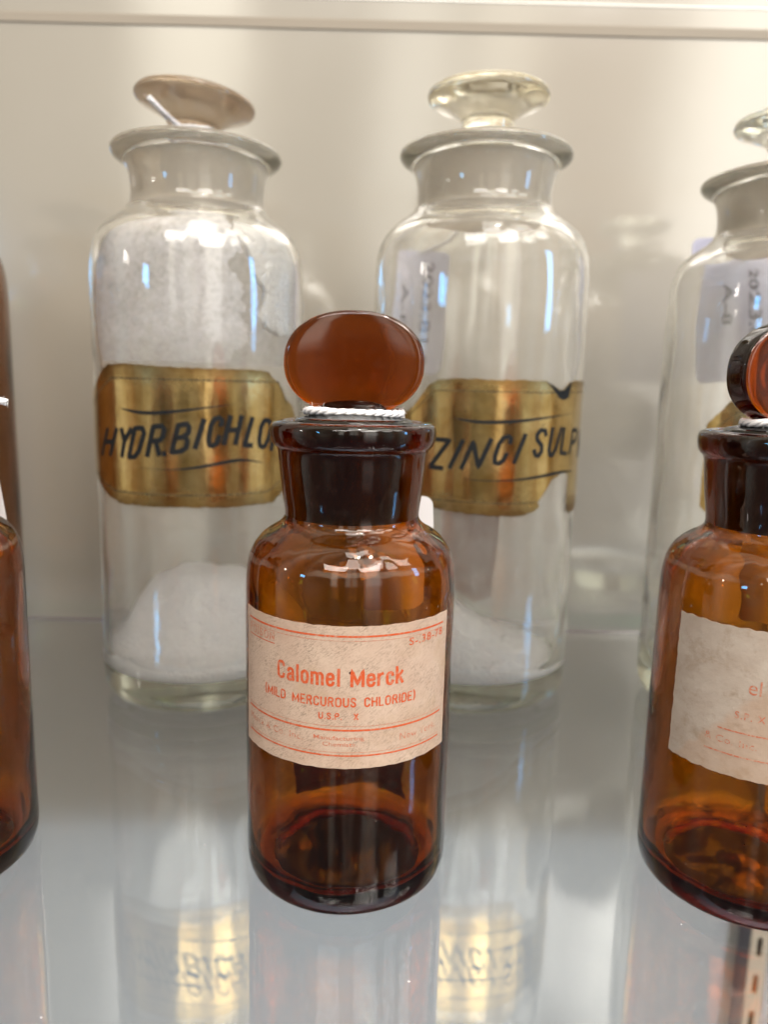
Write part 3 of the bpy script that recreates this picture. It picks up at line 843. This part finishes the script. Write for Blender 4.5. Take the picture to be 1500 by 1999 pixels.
# HYDR. BICHLOR. bottle
LB = (-.085, .3512, 0)
kr, kz = .9585, .982
hb = thing('clear_bottle', 'tall clear glass bottle caked with white powder, gold label reading HYDR. BICHLOR.', 'bottle', LB)
sc = lambda P_: [(r * kr, z * kz) for r, z in P_]
ground_neck(link('body', lathe(sc(TALL_OUT) + sc(TALL_IN), 144, tall_wob(4.2), 2, 4), M['clear'], hb, sharp=0), kr, kz)
st = stopper_tall(hb, M['clear_tan'], 0)
piv = Vector((-.0034, 0, .2258)); st.matrix_local = Matrix.Translation(piv) @ Matrix.Rotation(R(4.4), 4, 'Y') @ Matrix.Rotation(R(-1.5), 4, 'X') @ Matrix.Diagonal((kr * 1.0, kr * 1.0, kz * .985, 1)) @ Matrix.Translation(-Vector((0, 0, .232)))
GR = .0464
lo = [(-30.8, 148.6), (-15.8, 148.5), (-6.1, 148.0), (2.2, 147.7), (12.4, 147.5), (24.1, 147.6), (36.0, 147.6), (40.6, 146.4), (48.7, 139.8), (50.3, 136.0), (56.4, 132.8), (59.4, 128.2), (56.4, 124.5), (56.5, 117.5), (54.9, 103.5), (50.8, 97.3), (42.3, 91.8), (20.5, 91.2), (5.7, 91.6), (-6.4, 91.5), (-16.5, 91.4), (-26.3, 91.4), (-33.5, 93.4), (-42.0, 97.1), (-50.5, 101.3), (-55.8, 107.5), (-56.2, 125.5), (-54.9, 133.7), (-45.1, 140.1), (-36.5, 146.4)]
lb = link('label', patch(ragged(lo, .5, 1.2, 2), GR, .10, 1.5), M['gold'], hb, sharp=60)
LT = [[(-39.7, 110.9), (-33.9, 121.8)], [(-32.3, 111.2), (-27.4, 122.2)], [(-36.6, 116.4), (-29.7, 116.8)], [(-24.3, 122.4), (-22.9, 117.5)], [(-19.0, 122.6), (-22.9, 117.5), (-24.6, 111.2)], [(-20.6, 111.2), (-17.1, 123.0), (-13.4, 123.4), (-12.8, 121.1), (-15.5, 113.9), (-17.7, 111.4), (-20.6, 111.2)], [(-11.6, 112.2), (-8.6, 124.0), (-4.9, 124.5), (-4.0, 122.9), (-4.6, 120.2), (-6.1, 118.6), (-10.1, 118.1)], [(-7.7, 118.4), (-6.4, 112.8)], [(-4.6, 113.2), (-3.9, 113.3)], [(-1.2, 113.9), (1.7, 124.8), (5.1, 125.5), (6.0, 124.1), (5.6, 121.9), (3.8, 120.3), (0.3, 119.7)], [(3.8, 120.3), (5.2, 118.9), (4.7, 116.0), (2.7, 114.5), (-1.2, 113.9)], [(8.2, 115.9), (11.8, 127.2)], [(18.7, 125.1), (18.9, 127.1), (18.0, 128.1), (16.0, 127.6), (14.5, 124.9), (13.6, 119.8), (13.8, 117.1), (15.1, 116.7), (16.7, 117.8), (17.8, 120.6)], [(19.6, 117.6), (22.4, 128.6)], [(24.4, 117.5), (27.1, 128.6)], [(21.0, 123.1), (25.7, 123.1)], [(32.0, 127.9), (28.3, 116.8), (31.6, 116.7)], [(36.8, 115.8), (35.5, 116.5), (35.3, 119.3), (36.2, 124.2), (38.0, 126.9), (40.5, 126.7), (41.6, 124.3), (39.9, 118.8), (38.2, 116.2), (36.8, 115.8)], [(41.4, 114.4), (44.9, 125.5), (49.3, 124.9), (50.1, 123.0), (48.9, 120.4), (46.9, 119.3), (43.1, 120.0)], [(45.3, 119.6), (47.6, 113.6)], [(50.6, 113.8), (51.3, 113.9)]]
fat = lambda q: 1.25 + .75 * math.sin(math.pi * min(1, q * 1.0))
swash = lambda q: .15 + 1.35 * max(0, math.sin(math.pi * q ** .6)) ** 1.3
swash2 = lambda q: .15 + 1.35 * max(0, math.sin(math.pi * q ** 1.6)) ** 1.3
parts = [stroke(p_, 2.15) for p_ in LT]
parts += [stroke(chaikin([(-24.4, 130.8), (-12.9, 129.1), (0.2, 130.2), (12, 132.0), (24.6, 133.6)], 2), swash),
          stroke(chaikin([(-15.3, 107.1), (-2.5, 106.7), (7.8, 107.7), (22.3, 110.5), (28.9, 110.9), (38.2, 108.9)], 2), swash2)]
for e in range(len(parts)):
    pass
link('lettering', wrapped(merge(parts), GR, .00016), M['black'], lb, smooth=False)
parts = [stroke([(-29.6, 143.0), (46, 142.8), (52, 134)], .6), stroke([(-29.6, 143.0), (-51.5, 131.0)], .55), stroke([(-51, 103), (-29.9, 96.4), (39.7, 96.6), (49, 101.5)], .6)]
link('border_line', wrapped(merge(parts), GR, .00014), M['thin_black'], lb, smooth=False)
def heap_l(x, y):
    d2 = ((x - 1) / 33) ** 2 + ((y - 5) / 28) ** 2
    h = 23 + 31 * math.exp(-d2 * d2 * .9) + 5 * math.exp(-(((x - 26) / 12) ** 2 + ((y + 16) / 12) ** 2))
    h += 6 * math.exp(-(((x + 28) / 12) ** 2 + ((y + 8) / 16) ** 2)) - 4 * math.exp(-(((x + 6) / 22) ** 2 + ((y + 30) / 5) ** 2))
    return h
powder_heap('powder_heap', hb, 42.6, heap_l, 14.6, 3)
inner = [(42.7, 150), (42.7, 186), (41.8, 196), (39.6, 201.6), (35.2, 206.0), (28.0, 210.2)]
film('powder_film', hb, 0, 0, 0, M['film'], inner)
film('faint_film', hb, 42.75, 24, 149, M['film_thin'])
# the cake of powder stuck to the right of the shoulder
out = [(28.5, 206), (36, 208.5), (48, 207), (60, 204), (68, 198), (70, 188), (69, 176), (66, 168), (60, 163.5), (52, 162), (44, 164), (38, 166.5), (35.5, 170), (40, 174), (41, 179), (35, 186), (33.5, 192), (31, 198), (26, 201)]
bm = bmesh.new()
vs = [bm.verts.new((x * .925 * MM, y * MM, 0)) for x, y in ragged(out, 1.6, 1.2, 6)]
bm.faces.new(vs); bmesh.ops.triangulate(bm, faces=bm.faces); cut_strips(bm, .002)
z_ = .163
while z_ < .209:
    bmesh.ops.bisect_plane(bm, geom=bm.verts[:] + bm.edges[:] + bm.faces[:], plane_co=(0, z_, 0), plane_no=(0, 1, 0), dist=1e-7); z_ += .003
def inner_r(z):
    pr = [(43.0, 0), (43.0, 186), (42.1, 196), (39.9, 201.6), (35.5, 206.2), (26.6, 211.2)]
    for (r0, z0_), (r1, z1_) in zip(pr[:-1], pr[1:]):
        if z0_ <= z <= z1_: return r0 + (r1 - r0) * (z - z0_) / (z1_ - z0_)
    return 26
r_ = bmesh.ops.extrude_face_region(bm, geom=bm.faces[:])
back = {v for v in r_['geom'] if isinstance(v, bmesh.types.BMVert)}
for v in bm.verts:
    th = v.co.x / .0426; zz = v.co.y * 1000
    rr = inner_r(zz)
    if v in back: rr -= 2.6 + 1.2 * noise.noise(Vector((v.co.x * 300, v.co.y * 300, 0)))
    v.co = Vector((rr * MM * math.sin(th), -rr * MM * math.cos(th), v.co.y))
bmesh.ops.recalc_face_normals(bm, faces=bm.faces)
link('caked_powder', bm, M['powder'], hb, sharp=0)
sg = thing('string', 'white string knotted round the tilted stopper of the powdery bottle on the left', 'string', LB)
link('string_loop', cord(ell(11.6, 11.4, 247.0, wz=.4), .0007, .0006, closed=True), M['cord'], sg, sharp=0)
link('string_end', cord(smooth_path([(-4.5, -11.2, 247.2), (-8, -14.5, 249.5), (-8.5, -21, 249.4), (-11.0, -26.5, 251.4), (-12.2, -28.4, 252.6)]), .0007, .0005), M['cord'], sg, sharp=0)

# ZINCI SULPH bottle
RB = (.0414, .3587, 0)
zb = thing('clear_bottle', 'tall clear glass bottle with torn gold label reading ZINCI SULPH', 'bottle', RB)
ground_neck(link('body', lathe(TALL_OUT + TALL_IN, 144, tall_wob(7.7), 2, 4), M['clear'], zb, sharp=0))
stopper_tall(zb, M['clear_tinted'])
GR2 = .0484
ro = [(-16.0, 145.9), (-5.9, 146.3), (3.4, 145.8), (15.6, 146.1), (25.0, 145.9), (29.4, 144.4), (33.5, 142.4), (36.0, 142.5), (39.9, 145.4), (45.1, 146.4), (66.5, 146.5), (67.5, 145.2), (67.5, 130.7), (66.0, 109.0), (63.0, 91.0), (55, 88.8), (46.3, 88.8), (45.0, 91.0), (44.6, 106.2), (39.2, 107.4), (31.9, 104.8), (27.7, 99.3), (24.3, 95.4), (25.4, 93.7), (22.5, 91.8), (16.5, 90.0), (6.2, 90.2), (-5.8, 90.7), (-13.8, 91.5), (-24, 92.6), (-33.2, 98.0), (-38, 103), (-40, 112), (-39.5, 126), (-37.5, 131), (-32.4, 134.5), (-25.3, 143.1), (-21.4, 145.3)]
lb = link('label', patch(ragged(ro, .4, 1.2, 5), GR2, .10, 1.5), M['gold_b'], zb, sharp=60)
RT = [[(-21.1, 121.1), (-15.3, 121.0), (-23.6, 109.5), (-18.1, 109.3)], [(-14.9, 109.7), (-9.8, 121.2)], [(-10.0, 109.7), (-5.6, 120.8), (-3.1, 110.4), (1.6, 121.9)], [(9.6, 120.5), (10.0, 122.4), (9.0, 123.3), (6.8, 122.8), (4.9, 120.0), (3.5, 115.0), (3.5, 112.4), (5.1, 112.1), (7.0, 113.3), (8.4, 116.2)], [(11.8, 112.5), (16.3, 124.0)], [(26.7, 123.7), (26.2, 125.7), (23.7, 125.9), (21.9, 123.9), (22.2, 121.8), (24.6, 119.6), (24.8, 117.1), (23.2, 115.1), (21.6, 115.5), (20.9, 117.5)], [(30.4, 126.6), (28.9, 117.7), (29.4, 115.4), (31.0, 115.2), (32.9, 117.4), (36.2, 126.5)], [(38.4, 126.5), (36.7, 116.0), (41.5, 115.5)], [(44.4, 115.4), (46.6, 125.3), (51.0, 125.4), (52.9, 123.7), (51.0, 121.2), (48.7, 120.0), (45.5, 120.2)], [(55.9, 113.6), (58.7, 124.7)], [(61.8, 112.6), (63.5, 124.7)], [(57.9, 118.8), (62.6, 118.5)]]
parts = [stroke(p_, 1.95) for p_ in RT]
parts += [stroke(chaikin([(-14.0, 130.2), (-6, 128.9), (1.4, 128.8), (12.2, 129.4), (28, 131.2), (43.6, 132.6)], 2), swash),
          stroke(chaikin([(-8, 105.2), (6.9, 104.7), (23.5, 106.3), (38, 107.9), (49.5, 107.2)], 2), lambda q: .25 + 1.1 * max(0, math.sin(math.pi * q ** 1.8)))]
link('lettering', wrapped(merge(parts), GR2, .00016), M['black'], lb, smooth=False)
bm = bmesh.new(); vs = [bm.verts.new((x * MM, y * MM, 0)) for x, y in ragged([(24.8, 145.6), (29.4, 144.2), (33.4, 142.2), (36.2, 142.4), (40.5, 145.2), (42.6, 145.6), (41.3, 142.4), (40.7, 139.4), (37, 138.2), (33.5, 139), (31.5, 140.9), (28.3, 143.4)], .35, .8, 4)]
f = bm.faces.new(vs); f.normal_update()
bmesh.ops.triangulate(bm, faces=bm.faces)
link('burnt_spot', wrapped(bm, GR2, .00018), M['black'], lb, smooth=False)
parts = [stroke([(-22, 141.2), (24, 141.2), (66, 141.8)], .45), stroke([(-22, 141.2), (-35, 130)], .4), stroke([(-34, 103), (-26, 96.2), (8, 95.4), (23, 95.6)], .45)]
link('border_line', wrapped(merge(parts), GR2, .00014), M['thin_black'], lb, smooth=False)
def heap_r(x, y):
    return 15.5 + 16 * (1 / (1 + math.exp((x + .2 * y - 4) / 9))) * 1.7 + 3 * math.exp(-((x + 18) ** 2 + (y + 6) ** 2) / 250) + 1.5 * (y / 45)
powder_heap('powder_heap', zb, 44.3, heap_r, 14.8, 8)
film('faint_film', zb, 44.6, 30, 196, M['film_thin'])
lab = link('back_label', patch([(x, z) for x, z in [(-17, 30), (-7, 25), (6, 33), (14, 42), (16, 60), (17, 90), (-2, 92), (-20, 88)]], .0484, .12, 1.5), M['kraft'], zb, sharp=60)
lab.rotation_euler = (0, 0, R(180 - 4))
spec_tag('lilac tag with handwriting, seen through the glass of the bottle with the torn gold label', RB, (34, 66, 4), (-30, 51.5, 182), (R(-2), R(2), R(2)),
         ell(12.0, 11.6, 250.0, wz=.5), [(8, 9, 250), (18, 14, 247.5), (26, 20, 246.8), (20, 38, 241), (-10, 51, 224), (-28, 53, 212)], 'card_lilac',
         [('2023.81.5', -25, 28, 3.5, 5.2), ('A-B', -14, 12, -9.5, 5.2)], .0008, .0006)

# right-hand clear bottle
FR = (.1725, .345, 0)
fb = thing('clear_bottle', 'tall empty clear glass bottle cut off by the right edge behind the amber bottle', 'bottle', FR)
fb.scale = (.98, .98, .955)
ground_neck(link('body', lathe(TALL_OUT + TALL_IN, 144, tall_wob(11.5), 2, 4), M['clear'], fb, sharp=0))
stopper_tall(fb, M['clear'])
lb = link('label', patch(ragged([(-36, 147.5), (30, 147.5), (44, 138), (46, 128), (46, 104), (34, 92), (-36, 92), (-46.5, 100), (-46.5, 136)], .4, 1.4, 15), GR2, .10, 1.5), M['gold'], fb, sharp=60)
link('border_line', wrapped(merge([stroke([(-40, 98), (-42, 103), (-42, 135), (-34, 142), (29, 142), (39, 136)], .45)]), GR2, .00014), M['thin_black'], lb, smooth=False)
spec_tag('lilac handwritten tag behind the right-hand clear bottle, one corner showing past its neck', FR, (44, 72, 4), (3, 51, 184), (R(-2), R(-4), R(-3)),
         ell(12.0, 11.6, 240.0, wz=.5), [(6, 10, 240), (12, 26, 241), (6, 44, 232), (2, 52, 215)], 'card_lilac',
         [('2023.81.8', -22, 30, 6, 5.4), ('A-8', -13, 6, -8, 5.4)], .0008, .0006)
